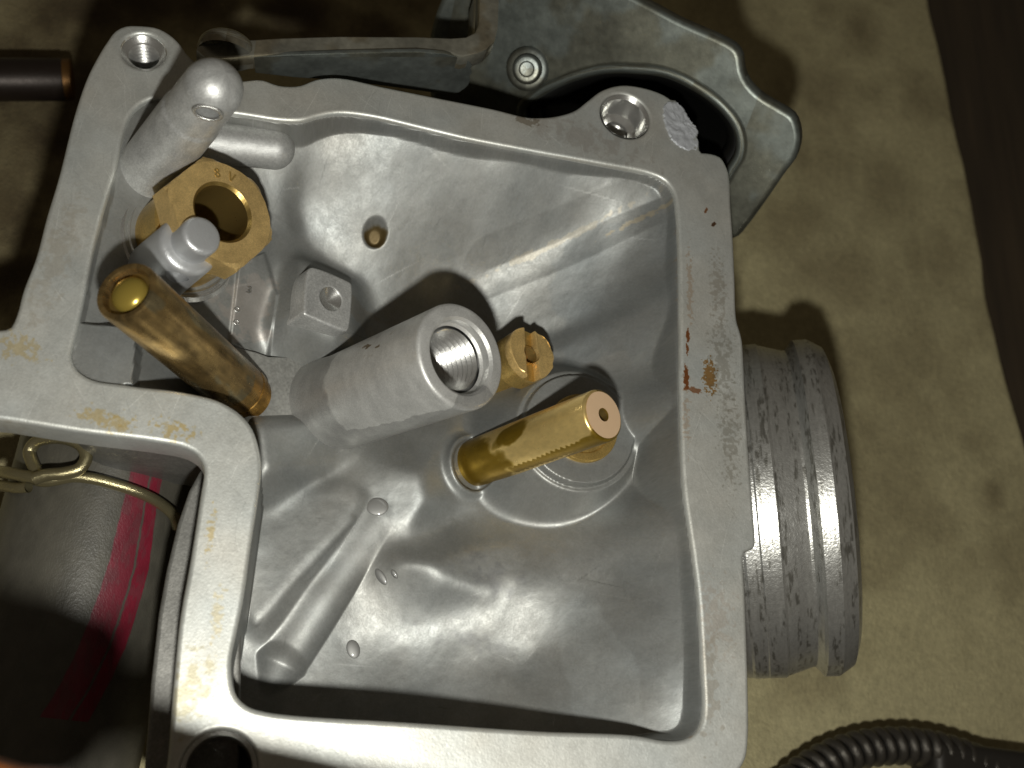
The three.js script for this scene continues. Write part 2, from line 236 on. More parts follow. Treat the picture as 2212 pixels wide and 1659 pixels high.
// threaded sleeves of the holes
function threadProfile(r, depth, pitch, h) { const o = []; for (let y = 0; y < depth; y += pitch) { o.push([r, -y], [r + h, -y - pitch * 0.4], [r + h, -y - pitch * 0.55], [r, -y - pitch * 0.95]); } return o; }
obj('screw_hole', lathe([[2.2, -0.35], [1.75, -0.8], ...threadProfile(1.55, 11, 0.55, 0.2).map(([r, y]) => [r, y - 0.9])], h1, V(0, 1, 0), 56, 20), M.machined, flange);
obj('screw_hole', [lathe([[3.0, -0.1], [2.65, -0.5], [2.5, -2.6], [2.35, -3.0], [1.5, -3.4], [1.45, -3.7], ...threadProfile(1.4, 8, 0.5, 0.18).map(([r, y]) => [r, y - 3.8])], h2, V(0, 1, 0), 56, 30)], M.machined, flange);
obj('screw_hole', [lathe([[3.1, -0.2], [2.7, -0.6], [2.6, -12]], h3, V(0, 1, 0), 56, 30)], M.machined, flange);
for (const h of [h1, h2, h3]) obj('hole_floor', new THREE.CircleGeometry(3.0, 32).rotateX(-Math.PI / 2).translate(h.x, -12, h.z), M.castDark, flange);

// body wall under the flange
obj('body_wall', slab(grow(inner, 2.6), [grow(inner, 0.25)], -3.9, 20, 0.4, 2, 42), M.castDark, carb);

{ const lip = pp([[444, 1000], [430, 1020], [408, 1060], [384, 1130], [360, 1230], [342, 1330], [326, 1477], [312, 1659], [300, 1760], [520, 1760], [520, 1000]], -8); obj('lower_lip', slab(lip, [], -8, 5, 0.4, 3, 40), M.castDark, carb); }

// broken-off ear: pale fresh fracture face
{
  const e = [[1431, 232], [1437, 222], [1446, 217], [1460, 218], [1467, 224], [1474, 231], [1481, 241], [1489, 254], [1495, 264], [1502, 272], [1508, 284], [1505, 297], [1510, 308], [1510, 326], [1490, 328], [1472, 322], [1458, 312], [1447, 299], [1438, 280], [1432, 258]].map((p) => { const q = P(...p, 0); return [q.x, q.z]; });
  const jag = []; e.forEach((p, i) => { const q = e[(i + 1) % e.length]; for (let k = 0; k < 5; k++) { const t = k / 5; jag.push([lerp(p[0], q[0], t) + 0.22 * (rnd() - 0.5), lerp(p[1], q[1], t) + 0.22 * (rnd() - 0.5)]); } });
  const cx = e.reduce((a, p) => a + p[0], 0) / e.length, cz = e.reduce((a, p) => a + p[1], 0) / e.length, N = jag.length, rings = 14, pos = [], ind = [];
  for (let k = 0; k <= rings; k++) for (let i = 0; i < N; i++) { const t = k / rings, x = lerp(jag[i][0], cx, t), z = lerp(jag[i][1], cz, t); pos.push(x, k === 0 ? -0.15 : 0.12 + 0.3 * (fbm(x * 2.4 + 7, z * 2.4, 4) - 0.5) - 0.05 * (x - cx), z); }
  for (let k = 0; k < rings; k++) for (let i = 0; i < N; i++) { const a = k * N + i, b = k * N + (i + 1) % N; ind.push(a, a + N, b, b, a + N, b + N); }
  let g = new THREE.BufferGeometry(); g.setAttribute('position', new THREE.Float32BufferAttribute(pos, 3)); g.setIndex(ind); g.computeVertexNormals(); if (g.attributes.normal.getY(N * 6) < 0) { g.setIndex(ind.map((v, i) => ind[i - (i % 3) + 2 - (i % 3)])); } g = crease(boxUV(g), 45);
  obj('fracture_face', g, M.fracture, carb, 'pale rough fracture where the ear has broken off');
}

// ---------------------------------------------------------------- float chamber floor: one sculpted sheet
const ctrl = [
  [520, 262, -2], [602, 265, -2], [732, 252, -2.0], [901, 282, -1.3], [1135, 332, -1.1], [1302, 360, -1.1], [1436, 397, -1.1], [1460, 450, -1.1], [1467, 660, -1.1], [1467, 900, -1.2], [1482, 1090, -1.3], [1502, 1290, -1.6], [1512, 1450, -2], [1503, 1570, -3],
  [1440, 1598, -4], [1300, 1590, -7], [1168, 1580, -10], [1000, 1572, -13], [800, 1560, -15.5], [628, 1545, -16.5], [540, 1515, -16.5], [515, 1400, -16], [530, 1250, -14.5], [555, 1080, -14],
  [700, 1300, -15.8], [760, 1400, -16.8], [900, 1450, -15.8], [1000, 1350, -14.6], [1130, 1258, -12.2], [1215, 1140, -12.2], [1100, 1180, -13.4], [1150, 1420, -12.8], [1300, 1400, -8.5], [1340, 1250, -8], [1408, 1050, -7.2], [1435, 940, -5],
  [1425, 800, -4.6], [1400, 600, -4.3], [1330, 480, -4.2], [1230, 500, -7], [1050, 590, -12], [1200, 640, -10.5], [1150, 700, -12.5], [1100, 430, -5.2], [900, 380, -4.8], [760, 330, -3.8], [850, 510, -9.5], [700, 480, -9], [640, 400, -6.5], [950, 640, -14.2],
  [230, 480, -1.4], [200, 620, -1.3], [185, 760, -1.4], [270, 815, -2.3], [330, 420, -2.6], [320, 700, -4.6], [420, 800, -8.5], [560, 560, -8.5], [500, 700, -9.5], [590, 700, -12], [560, 480, -8], [530, 350, -4.5], [620, 860, -14.5], [640, 980, -15], [800, 900, -15.5], [1000, 900, -15.2],
].map(([ox, oy, h]) => { const p = P(ox, oy, h); return [p.x, p.z, h]; });
const tps = (() => {
  const n = ctrl.length, N = n + 3, A = Array.from({ length: N }, () => new Float64Array(N + 1)), K = (r2) => (r2 > 1e-9 ? 0.5 * r2 * Math.log(r2) : 0);
  for (let i = 0; i < n; i++) { for (let j = 0; j < n; j++) A[i][j] = K((ctrl[i][0] - ctrl[j][0]) ** 2 + (ctrl[i][1] - ctrl[j][1]) ** 2) + (i === j ? 0.08 : 0); A[i][n] = A[n][i] = 1; A[i][n + 1] = A[n + 1][i] = ctrl[i][0]; A[i][n + 2] = A[n + 2][i] = ctrl[i][1]; A[i][N] = ctrl[i][2]; }
  for (let c = 0; c < N; c++) { let p = c; for (let r = c + 1; r < N; r++) if (Math.abs(A[r][c]) > Math.abs(A[p][c])) p = r; [A[c], A[p]] = [A[p], A[c]]; for (let r = 0; r < N; r++) if (r !== c) { const f = A[r][c] / A[c][c]; if (f) for (let k = c; k <= N; k++) A[r][k] -= f * A[c][k]; } }
  const w = A.map((row, i) => row[N] / row[i]);
  return (x, z) => { let s = w[n] + w[n + 1] * x + w[n + 2] * z; for (let i = 0; i < n; i++) s += w[i] * K((x - ctrl[i][0]) ** 2 + (z - ctrl[i][1]) ** 2); return s; };
})();
function segDist(x, z, A, B) { const ex = B.x - A.x, ez = B.z - A.z, t = clamp(((x - A.x) * ex + (z - A.z) * ez) / (ex * ex + ez * ez)); return [Math.hypot(x - A.x - ex * t, z - A.z - ez * t), t]; }
// capsule ridges lying on the floor: [from, to, radius at both ends, blend]
const ridges = [
  [P(818, 1118, -15.2), P(622, 1412, -16.9), 2.0, 2.5, 1.3],
  [P(604, 1436, -16.6), P(568, 1512, -17.4), 2.8, 0.8, 0.5],
  [P(757, 1122, -14.2), P(553, 1342, -15.2), 0.55, 0.6, 0.5],
];
const LP = (ox, oy, h) => { const c = P(ox, oy, h); return { c, y: (x, z) => c.y - (LEAN.x * (x - c.x) + LEAN.z * (z - c.z)) / LEAN.y }; };   // plane square to the pillars
const bossC = P(1253, 925, -7.6), collarPl = LP(1024, 1004, -14.2), plateauPl = LP(1000, 1060, -14.9), apronPl = LP(690, 985, -12.9), padPl = LP(700, 650, -9.2), facetPl = { y: (x, z) => -12.6 - 0.12 * (x + 3) + 0.05 * (z - 14) };
const plateau = pp([[900, 1112], [1000, 1092], [1110, 1072], [1250, 1092], [1330, 1030], [1300, 860], [1150, 840], [960, 920], [880, 1030]], -14);
const apron = pp([[545, 935], [725, 900], [870, 930], [800, 980], [680, 1030], [560, 1055]], -14.5);
const padFoot = pp([[650, 575], [765, 600], [765, 715], [730, 730], [640, 690]], -9.5);
const hump = xz(smoothLoop([[535, 1110], [600, 1085], [735, 1055], [775, 1075], [752, 1128], [650, 1240], [552, 1345], [525, 1270]].map((p) => P(p[0], p[1], -15)), 60));
const facet = pp([[880, 1215], [1000, 1172], [1215, 1142], [1150, 1245], [1060, 1305], [940, 1270]], -13.5);
const bulge = pp([[720, 225, -1], [690, 285, -3], [648, 350, -5], [632, 430, -7], [645, 510, -8.5], [690, 575, -11], [800, 680, -13], [1100, 760, -13], [1600, 600, -3], [1550, 250, 0], [1100, 150, 0]]);
const leftPlate = pp([[150, 700], [300, 716], [296, 770], [290, 840], [140, 840]], -1.5);
const digitsPlate = pp([[495, 745], [515, 590], [570, 560], [600, 640], [580, 760]], -10);
const creaseA = P(1455, 418, -1.5), creaseB = P(1050, 590, -13);
const hole1 = P(810, 506, -10), dim2 = P(815, 1094, -13.5);
const elli = (c, x, z, n = LEAN) => { const dx = x - c.x, dz = z - c.z; const t = dx * n.x + dz * n.z; const y = -t / n.y; return Math.sqrt(dx * dx + dz * dz + y * y); };   // distance measured in the pillar-square plane
function baseY(x, z) {
  let h = tps(x, z);
  h += (fbm(x * 0.16 + 3, z * 0.16 + 8, 3) - 0.5) * 0.4;
  { const d = sdPoly(x, z, bulge); if (d < 1.2) h -= 1.1 * sstep(1.2, -1.2, d) * Math.exp(Math.min(d, 0) / 9) * sstep(-0.5, 6, -sdPoly(x, z, inner)); }
  { const d = sdPoly(x, z, facet); if (d < 10) h = smax(h, facetPl.y(x, z) - Math.max(0, d + 1) * 0.8, 1.6); }
  { const d = sdPoly(x, z, plateau); if (d < 10) h = smax(h, plateauPl.y(x, z) - Math.max(0, d + 1) * 0.8, 2.4); }
  { const d = sdPoly(x, z, apron); if (d < 8) h = smax(h, apronPl.y(x, z) - Math.max(0, d + 0.6) * 1.3, 1.6); }
  { const d = sdPoly(x, z, hump); if (d < 8) h = smax(h, -14.0 + 0.10 * (x + 18) - Math.max(0, d) * 1.1, 1.2); }
  { const d = sdPoly(x, z, padFoot); if (d < 5) h = smax(h, padPl.y(x, z) - Math.max(0, d) * 1.5, 1.4); }
  return h;
}
// the broad shapes, blurred as a die casting's are, and read back as a cubic spline
const G0 = { x: -50, z: -37, st: 0.4, nx: 200, nz: 192 };
const grid = (() => {
  let a = new Float64Array(G0.nx * G0.nz); for (let j = 0; j < G0.nz; j++) for (let i = 0; i < G0.nx; i++) a[j * G0.nx + i] = baseY(G0.x + i * G0.st, G0.z + j * G0.st);
  for (let k = 0; k < 3; k++) { const b = a.slice(); for (let j = 1; j < G0.nz - 1; j++) for (let i = 1; i < G0.nx - 1; i++) { const o = j * G0.nx + i; b[o] = (a[o] * 4 + 2 * (a[o - 1] + a[o + 1] + a[o - G0.nx] + a[o + G0.nx]) + a[o - 1 - G0.nx] + a[o + 1 - G0.nx] + a[o - 1 + G0.nx] + a[o + 1 + G0.nx]) / 16; } a = b; }
  return a;
})();
const bs = (t) => [(1 - t) ** 3 / 6, (3 * t ** 3 - 6 * t * t + 4) / 6, (-3 * t ** 3 + 3 * t * t + 3 * t + 1) / 6, t ** 3 / 6];
function broad(x, z) {
  const fx = clamp((x - G0.x) / G0.st, 1.01, G0.nx - 3), fz = clamp((z - G0.z) / G0.st, 1.01, G0.nz - 3), i = Math.floor(fx), j = Math.floor(fz), wx = bs(fx - i), wz = bs(fz - j);
  let v = 0; for (let b = 0; b < 4; b++) { let q = 0; for (let a = 0; a < 4; a++) q += wx[a] * grid[(j + b - 1) * G0.nx + i + a - 1]; v += wz[b] * q; } return v;
}
function floorY(x, z) {
  let h = broad(x, z) + (fbm(x * 0.7, z * 0.7, 3) - 0.5) * 0.06;
  { const [d] = segDist(x, z, creaseA, creaseB); h -= 0.4 * Math.max(0, 1 - d / 3); }
  { const d = Math.hypot(x - bossC.x, z - bossC.z); if (d < 13) { h = smax(h, bossC.y - 0.8 - Math.max(0, d - 7.0) * 1.5, 1.2); h = lerp(h, Math.max(h, bossC.y), sstep(6.45, 6.25, d)); } }
  { const d = elli(collarPl.c, x, z); if (d < 6) { h = smax(h, collarPl.y(x, z) - Math.max(0, d - 3.4) * 1.6, 0.8); if (d < 3.0) h -= 0.6 * sstep(3.0, 2.8, d); } }
  for (const [A, B, r0, r1, k] of ridges) { const [d, t] = segDist(x, z, A, B), r = lerp(r0, r1, t); if (d < r * 1.2) h = smax(h, lerp(A.y, B.y, t) - r * 0.3 + Math.sqrt(Math.max(r * r - d * d, 0)) * 0.8 - Math.max(0, d - r) * 4, k); }
  { const d = sdPoly(x, z, leftPlate); h = lerp(h, Math.max(h, -0.62), sstep(0.06, -0.06, d)); }
  { const d = sdPoly(x, z, digitsPlate); h += 0.35 * sstep(0.15, -0.15, d); }
  { const d = sdPoly(x, z, inner), slope = lerp(40, 5, Math.max(sstep(-8, -14, z) * sstep(-46, -40, x), sstep(10, 17, x))); if (d > -4) h = smax(h, -0.42 - slope * Math.max(0, -d - 0.05), 0.3); }
  { const d = Math.hypot(x - hole1.x, z - hole1.z); h -= 1.0 * sstep(1.5, 0.6, d); }
  return h;
}
{
  const x0 = -46, x1 = 28, z0 = -33, z1 = 37, st = 0.16, nx = Math.ceil((x1 - x0) / st), nz = Math.ceil((z1 - z0) / st);
  const dil = grow(inner, 0.7), idx = new Int32Array((nx + 1) * (nz + 1)).fill(-1), pos = [], uv = [], tri = [];
  for (let j = 0; j <= nz; j++) for (let i = 0; i <= nx; i++) { const x = x0 + i * st, z = z0 + j * st; if (!inPoly(x, z, dil)) continue; idx[j * (nx + 1) + i] = pos.length / 3; pos.push(x, Math.min(floorY(x, z), -0.55), z); uv.push(x / 120 + 0.5, z / 120 + 0.5); }
  for (let j = 0; j < nz; j++) for (let i = 0; i < nx; i++) { const a = idx[j * (nx + 1) + i], b = idx[j * (nx + 1) + i + 1], c = idx[(j + 1) * (nx + 1) + i], d = idx[(j + 1) * (nx + 1) + i + 1]; if (a < 0 || b < 0 || c < 0 || d < 0) continue; tri.push(a, c, b, b, c, d); }
  const g = new THREE.BufferGeometry(); g.setAttribute('position', new THREE.Float32BufferAttribute(pos, 3)); g.setAttribute('uv', new THREE.Float32BufferAttribute(uv, 2)); g.setIndex(tri); g.computeVertexNormals(); g.userData.keep = true;
  obj('float_chamber', g, M.floor, carb);
}

// ---------------------------------------------------------------- pillars, jets and bosses in the chamber
// bridge plate between the brass tube and the threaded pillar
{
  const p0 = P(640, 850, -13.0), n = LEAN;
  const loop = [[470, 740], [520, 752], [552, 760], [580, 770], [640, 772], [735, 767], [860, 800], [900, 880], [850, 905], [725, 911], [640, 918], [545, 930], [480, 935], [440, 850]].map((p) => onPlane(...p, p0, n));
  obj('bridge_plate', plate(loop, [], p0, n, 6, 0.18, 30), alu({ map: rep(speckle, 3), color: 0xb4b4b0, roughness: 0.55, metalness: 0.5 }), carb);
}
// central threaded pillar
{
  const q = pillar([742, 868], [998, 769], -13.4), r1 = 5.35, r0 = 5.2, L = q.L, A = q.B.clone().addScaledVector(q.v, -5);
  const post = obj('jet_pillar', lathe([[r0 + 0.5, 1.2], [r0 + 0.25, 4.0], [r0 + 0.05, 5.4], [r0, 6.5], [r1, L + 4.55], ...arcPts(r1 - 0.45, L + 4.55, 0.45, 0, 90, 5), [4.0, L + 5], [3.72, L + 4.72], [3.66, L + 3.9], [3.4, L + 3.65]], A, q.v, 96, 40), M.pillar, carb);
  obj('thread', lathe([...threadProfile(3.08, 12, 0.74, 0.34).map(([r, y]) => [r, y + L + 3.65])], A, q.v, 72, 24), M.machined, post);
}
// long plain jet tube
{
  const q = pillar([1024, 1002], [1303.6, 896], -15.4), A = q.B.clone().addScaledVector(q.v, -2), L = q.L + 2, r = 2.72;
  const jet = obj('jet_tube', lathe([[r + 0.02, 0], [r, L - 0.35], ...arcPts(r - 0.35, L - 0.35, 0.35, 0, 90, 4), [0.68, L], [0.64, L - 0.2], [0.62, L - 4]], A, q.v, 80, 40), null, carb, 'plain round brass jet tube leaning right, patched with dark fuel film');
  // fuel film: dark wet patches along the tube, with outlines of their own
  const t = dataTex(512, (i, j) => {
    const a = i / 512 * 360, y = (j / 512) * 26;                    // degrees round the tube, mm along it
    const e = fbm(i / 40, j / 40, 3) - 0.5;
    const q = (a + 360 - 200) % 360, wave = 0.5 + 0.5 * Math.sin(y * 8.5);        // q: 12 = upper silhouette, 102 = facing the lens, 192 = lower
    const wet = Math.max(sstep(0.5, -0.5, y - (7.2 + 2.4 * Math.sin((q - 60) / 40) + 2.5 * e)), sstep(0.25, -0.12, Math.hypot((q - 62 + (y - 11) * 4) / 24, (y - 11.2) / 2.4) - 1 + e * 0.8), sstep(0.12, -0.12, Math.abs(q - 152) / 17 - 1 + wave * 0.3 + e * 0.6) * sstep(8.6, 9.4, y), sstep(0.15, -0.1, (150 - q) / 30 + (19.2 - y) / 3.5 + e) * 0.9);
    const m = 1 + (fbm(i / 12, j / 12, 3) - 0.5) * 0.12;
    return [lerp(0.92, 0.56, wet) * m, lerp(0.80, 0.45, wet) * m, lerp(0.52, 0.14, wet) * m];
  }, true);
  const g = jet.geometry; t.repeat.set(120 / (2 * Math.PI * (r + 0.02)), 120 / 26);
  jet.material = alu({ map: t, color: 0xffffff, roughness: 0.34, metalness: 0.75, bumpScale: 0.00001 });
  obj('end_face', [lathe([[r - 0.3, L + 0.02], [0.7, L + 0.02]], A, q.v, 64)], alu({ color: 0xeccaa4, roughness: 0.5, metalness: 0.4, bumpScale: 0.00001 }), jet);
  obj('orifice', [lathe([[0.7, L + 0.025], [0.62, L - 0.25], [0.6, L - 3.5], [0.01, L - 3.6]], A, q.v, 40)], M.brassRecess, jet);
}
// brass plug in the round boss, behind the jet tube
{
  const c = P(1258, 926, -7.7), UP = V(0, 1, 0);
  obj('brass_plug', lathe([[3.95, -0.2], [3.95, 0.3], ...arcPts(3.65, 0.3, 0.3, 0, 90, 3), [3.0, 0.6], [2.8, 0.35], [0.01, 0.5]], c, UP, 64, 30), M.brass, carb);
}
// small slotted jet behind the pillar
{
  const q = pillar([1062, 815], [1149, 762], -13.4), r = 3.08, A = q.B.clone().addScaledVector(q.v, -3), L = q.L + 3;
  const jet = obj('slotted_jet', lathe([[2.2, 0], [2.3, L - 3.4], [r, L - 3.1], [r, L - 0.9], [1.05, L - 0.9]], A, q.v, 64, 30), M.brass, carb, 'short slotted brass jet with a bruised head');
  const side = new THREE.Vector3().crossVectors(q.v, camUp).normalize(), along = new THREE.Vector3().crossVectors(side, q.v).normalize();
  // two half heads with the slot between them; the slot runs up and down in the picture
  const sdir = along.clone().multiplyScalar(1).addScaledVector(side, -0.22).normalize(), sx = new THREE.Vector3().crossVectors(sdir, q.v).normalize();
  const half = (sgn, gap, top) => { const pts = []; const a0 = Math.acos(gap / r); for (let i = 0; i <= 26; i++) { const a = -a0 + 2 * a0 * i / 26; pts.push(new THREE.Vector2(sgn * r * Math.cos(a), r * Math.sin(a))); }
    const g = new THREE.ExtrudeGeometry(new THREE.Shape(pts), { depth: top, bevelEnabled: true, bevelSize: 0.12, bevelThickness: 0.12, bevelOffset: -0.12, bevelSegments: 2 }); boxUV(g);
    const p = g.attributes.position; for (let i = 0; i < p.count; i++) { const x = p.getX(i), y = p.getY(i), z = p.getZ(i); if (z > 0.5) p.setXYZ(i, x + 0.16 * (vnoise(x * 2 + 9, y * 2) - 0.5), y, z + 0.5 * (vnoise(x * 1.6 + 3, y * 1.6 + 7) - 0.5)); }
    g.applyMatrix4(new THREE.Matrix4().makeBasis(sx, sdir, new THREE.Vector3().crossVectors(sx, sdir)).setPosition(A.clone().addScaledVector(q.v, L - 0.95)));
    return carve(crease(g, 30), [place(new THREE.CylinderGeometry(1.12, 1.12, 8, 36), A.clone().addScaledVector(q.v, L), q.v)]); };
  const up = new THREE.Vector3().crossVectors(sx, sdir).dot(q.v) > 0;
  obj('head_half', half(1, 0.8, 0.85), M.brassPale, jet); obj('head_half', half(-1, 0.8, 0.85), M.brassPale, jet);
  obj('orifice', lathe([[1.05, L - 0.5], [1.0, L - 3.5], [0.01, L - 3.6]], A, q.v, 40), M.brass, jet);
  void up;
}
// brass tube leaning left, closed by a pale bead
{
  const q = pillar([528, 852], [271, 628], -11.0, V(-0.47, 0.88, -0.04).normalize()), A = q.B.clone().addScaledVector(q.v, -1), L = q.L + 1, r = 2.88;
  const t = dataTex(512, (i, j) => { const a = i / 512 * 360, y = j / 512 * 28; const m = fbm(i / 30, j / 30, 4), s = fbm(i / 9 + 7, j / 60, 3); const k = 0.85 + 0.5 * (m - 0.5) + 0.25 * (s - 0.5); const g = sstep(0.62, 0.7, fbm(i / 50 + 3, j / 80 + 9, 3)); void a; const b = sstep(4.6, 4.2, y) * 0.6; return [lerp(lerp(0.71, 0.64, g), 0.85, b) * k, lerp(lerp(0.595, 0.58, g), 0.62, b) * k, lerp(lerp(0.39, 0.44, g), 0.26, b) * k]; }, true);
  t.repeat.set(120 / (2 * Math.PI * r), 120 / 28);
  const tb = obj('brass_tube', lathe([[r - 0.3, 0], [r - 0.3, 0.9], [r, 1.3], [r, 2.2], [r - 0.08, 2.3], [r - 0.02, 2.5], [r, L - 0.3], [r - 0.12, L - 0.05], [r - 0.3, L], [r - 0.6, L - 0.06], [r - 0.72, L - 0.35], [r - 0.75, L - 1.2]], A, q.v, 80, 35), alu({ map: t, color: 0xffffff, roughness: 0.32, metalness: 0.85, bumpScale: 0.00001 }), carb, 'tarnished brass tube leaning left with a pale bead in its mouth');
  obj('tube_mouth', lathe([[r - 0.7, L - 0.9], [0.01, L - 0.95]], A, q.v, 48), M.brassRecess, tb);
  obj('bead', place(new THREE.SphereGeometry(1.72, 40, 24).scale(1, 0.62, 1), A.clone().addScaledVector(q.v, L - 0.75), q.v), new THREE.MeshPhysicalMaterial({ color: 0xb39c4a, metalness: 0.7, roughness: 0.24 }), tb);
}
// brass valve seat with hexagon head
{
  const q = pillar([389, 523], [482, 458], -5.2), A = q.B, L = q.L, R = 5.35;
  const seat = obj('valve_seat', lathe([[4.9, -1], [4.9, L - 4.4], [4.3, L - 4.2], [4.3, L - 3.8], [4.8, L - 3.7], [4.8, L - 3.0]], A, q.v, 72, 30), M.brass, carb, 'brass valve seat with a hexagon head and wide dark bore');
  const side = new THREE.Vector3().crossVectors(q.v, camUp).normalize();
  const ref = side.clone().negate();                                 // roughly the picture's right
  const upv = new THREE.Vector3().crossVectors(q.v, ref).normalize();
  const m = new THREE.Matrix4().makeBasis(ref, upv, q.v);
  const hexShape = new THREE.Shape(); const spin = THREE.MathUtils.degToRad(-20);
  // hexagon whose corners are turned off by a cone: each layer the smaller of hexagon and circle
  const layers = [[0, 6.1], [2.35, 6.1], [2.75, 5.62], [3.0, 5.2]], N = 96, pos = [], ind = [];
  for (const [z, rc] of layers) for (let i = 0; i < N; i++) { const a = i / N * 2 * Math.PI, k = ((a % (Math.PI / 3)) + Math.PI / 3) % (Math.PI / 3) - Math.PI / 6, rh = 5.15 / Math.cos(k), rr = Math.min(rh, rc); pos.push(rr * Math.cos(a + spin), rr * Math.sin(a + spin), z); }
  for (let i = 0; i < N; i++) { const a = i / N * 2 * Math.PI; pos.push(3.15 * Math.cos(a + spin), 3.15 * Math.sin(a + spin), 3.0); }
  for (let l = 0; l < layers.length; l++) for (let i = 0; i < N; i++) { const a = l * N + i, b = l * N + (i + 1) % N, c = a + N, d = b + N; ind.push(a, b, c, b, d, c); }
  const g = new THREE.BufferGeometry(); g.setAttribute('position', new THREE.Float32BufferAttribute(pos, 3)); g.setIndex(ind); let gg = boxUV(g); gg.applyMatrix4(m.clone().setPosition(A.clone().addScaledVector(q.v, L - 3.0))); gg = crease(gg, 25);
  obj('hexagon_head', gg, alu({ map: rep(speckle, 9), color: 0xf3d08c, roughness: 0.38, metalness: 0.6, bumpMap: rep(lineGrain, 10), bumpScale: 0.000008 }), seat);
  obj('bore', lathe([[3.15, L], [2.85, L - 0.3], [2.8, L - 14], [0.01, L - 14.2]], A, q.v, 64), M.brassRecess, seat);
  // turned rings of the seat in the casting
  obj('seat_ring', lathe([[6.6, -1.2], [6.5, 0.1], [6.1, 0.35], [5.9, 0.1], [5.75, 0.1], [5.5, 0.42], [5.25, 0.1], [5.0, -0.4]], A, q.v, 80, 30), M.machined, carb);
  const font = await new FontLoader().loadAsync('fonts/droid/droid_sans_bold.typeface.json');
  const stamp = (s, dx, dy, rot) => { const t = new TextGeometry(s, { font, size: 0.95, depth: 0.1, curveSegments: 6 }); t.computeBoundingBox(); const b = t.boundingBox; t.translate(-(b.min.x + b.max.x) / 2, -(b.min.y + b.max.y) / 2, 0); t.rotateZ(rot); t.translate(dx, dy, 0); t.applyMatrix4(m.clone().setPosition(A.clone().addScaledVector(q.v, L - 0.06))); return crease(t, 30); };
  obj('stamped_mark', [stamp('8', -0.1, 4.05, 0.05), stamp('V', 1.45, 3.85, -0.4)], M.brass, seat);
}
// cast pin with a round knob and a cross hole
{
  const q = pillar([338, 590], [413, 527], -4.6), A = q.B.clone().addScaledVector(q.v, -2), L = q.L + 2;
  const pinGeo = lathe([[0, 0], [3.5, 0], [3.15, 1.2], [3.0, L - 0.9], ...arcPts(2.25, L - 0.9, 0.75, 0, 80, 5), [2.0, L - 0.05], [1.95, L + 0.3], [1.95, L + 1.9], ...arcPts(1.4, L + 1.9, 0.55, 0, 90, 5), [0, L + 2.45]], A, q.v, 72, 50);
  const toCam = camPos.clone().sub(A).normalize(), out = toCam.addScaledVector(q.v, -toCam.dot(q.v)).normalize();
  const c = onPlane(374, 604, A.clone().addScaledVector(out, 3.05), out);
  obj('float_pin_post', carve(pinGeo, [place(new THREE.CylinderGeometry(0.95, 0.95, 5, 36), c, out)]), alu({ color: 0xbcbec0, roughness: 0.42, metalness: 0.6, bumpScale: 0.00002 }), carb, 'stubby cast post with a round knob and a cross hole');
}
// upper left boss: a thick rounded finger with a small hole near its tip
{
  const q = pillar([322, 366], [464, 186], -2.6), A = q.B.clone().addScaledVector(q.v, -3), L = q.L + 2.6, r = 2.72;
  const bossGeo = lathe([[0, 0.4], [5.0, 0.4], [4.1, 1.4], [3.5, 2.8], [3.05, 4.2], [2.95, L - 5.0], [2.9, L - 4.75], [2.8, L - 4.55], [2.76, L - 4.2], [r, L], ...arcPts(0, L, r, 0, 90, 12).slice(1, -1), [0, L + r]], A, q.v, 80, 45);
  const toCam = camPos.clone().sub(A).normalize(), out = toCam.addScaledVector(q.v, -toCam.dot(q.v)).normalize();
  const c = onPlane(448, 247, A.clone().addScaledVector(out, r), out);
  const n2 = c.clone().sub(A).addScaledVector(q.v, -c.clone().sub(A).dot(q.v)).normalize(), cc = c.clone().addScaledVector(n2, r - c.clone().sub(A).addScaledVector(q.v, -c.clone().sub(A).dot(q.v)).length());
  const boss = obj('vent_boss', carve(bossGeo, [place(new THREE.CylinderGeometry(0.95, 0.95, 5, 36).scale(1.2, 1, 0.95), cc, n2)]), M.cast, carb, 'thick round-ended cast boss with a small drilled hole');
  obj('drilled_hole', [place(new THREE.TorusGeometry(0.98, 0.16, 10, 36).rotateX(Math.PI / 2).scale(1.25, 1, 0.95), cc, n2)], M.machined, boss);
  // rounded rib running right from the boss
  const a = P(440, 305, -3.0), b = P(592, 322, -3.6), dir = b.clone().sub(a), LL = dir.length();
  obj('cast_rib', place(new THREE.CapsuleGeometry(2.2, LL, 10, 28).translate(0, LL / 2, 0), a, dir), M.cast, carb);
}
// square pad with a conical dimple
{
  const p0 = P(715, 645, -7.5), n = LEAN;
  const loopO = [[672, 577], [690, 580], [745, 603], [760, 612], [762, 622], [757, 700], [752, 714], [742, 714], [668, 684], [657, 678], [656, 666], [664, 588]].map((p) => onPlane(...p, p0, n));
  const c = onPlane(715, 645, p0, n), u = V(1, 0, 0).addScaledVector(n, -n.x).normalize(), w = new THREE.Vector3().crossVectors(n, u);
  const hole = Array.from({ length: 32 }, (_, i) => c.clone().addScaledVector(u, 1.25 * Math.cos(i / 32 * 2 * Math.PI)).addScaledVector(w, 1.25 * Math.sin(i / 32 * 2 * Math.PI)));
  const pad = obj('locating_pad', plate(smoothLoop(loopO, 80), [hole], p0, n, 5, 0.3, 40, 3), M.cast, carb, 'square cast pad with a conical dimple');
  obj('dimple', lathe([[1.35, -0.05], [1.2, -0.16], [0.6, -0.5], [0.01, -0.85]], c, n, 40, 50), M.machined, pad);
}
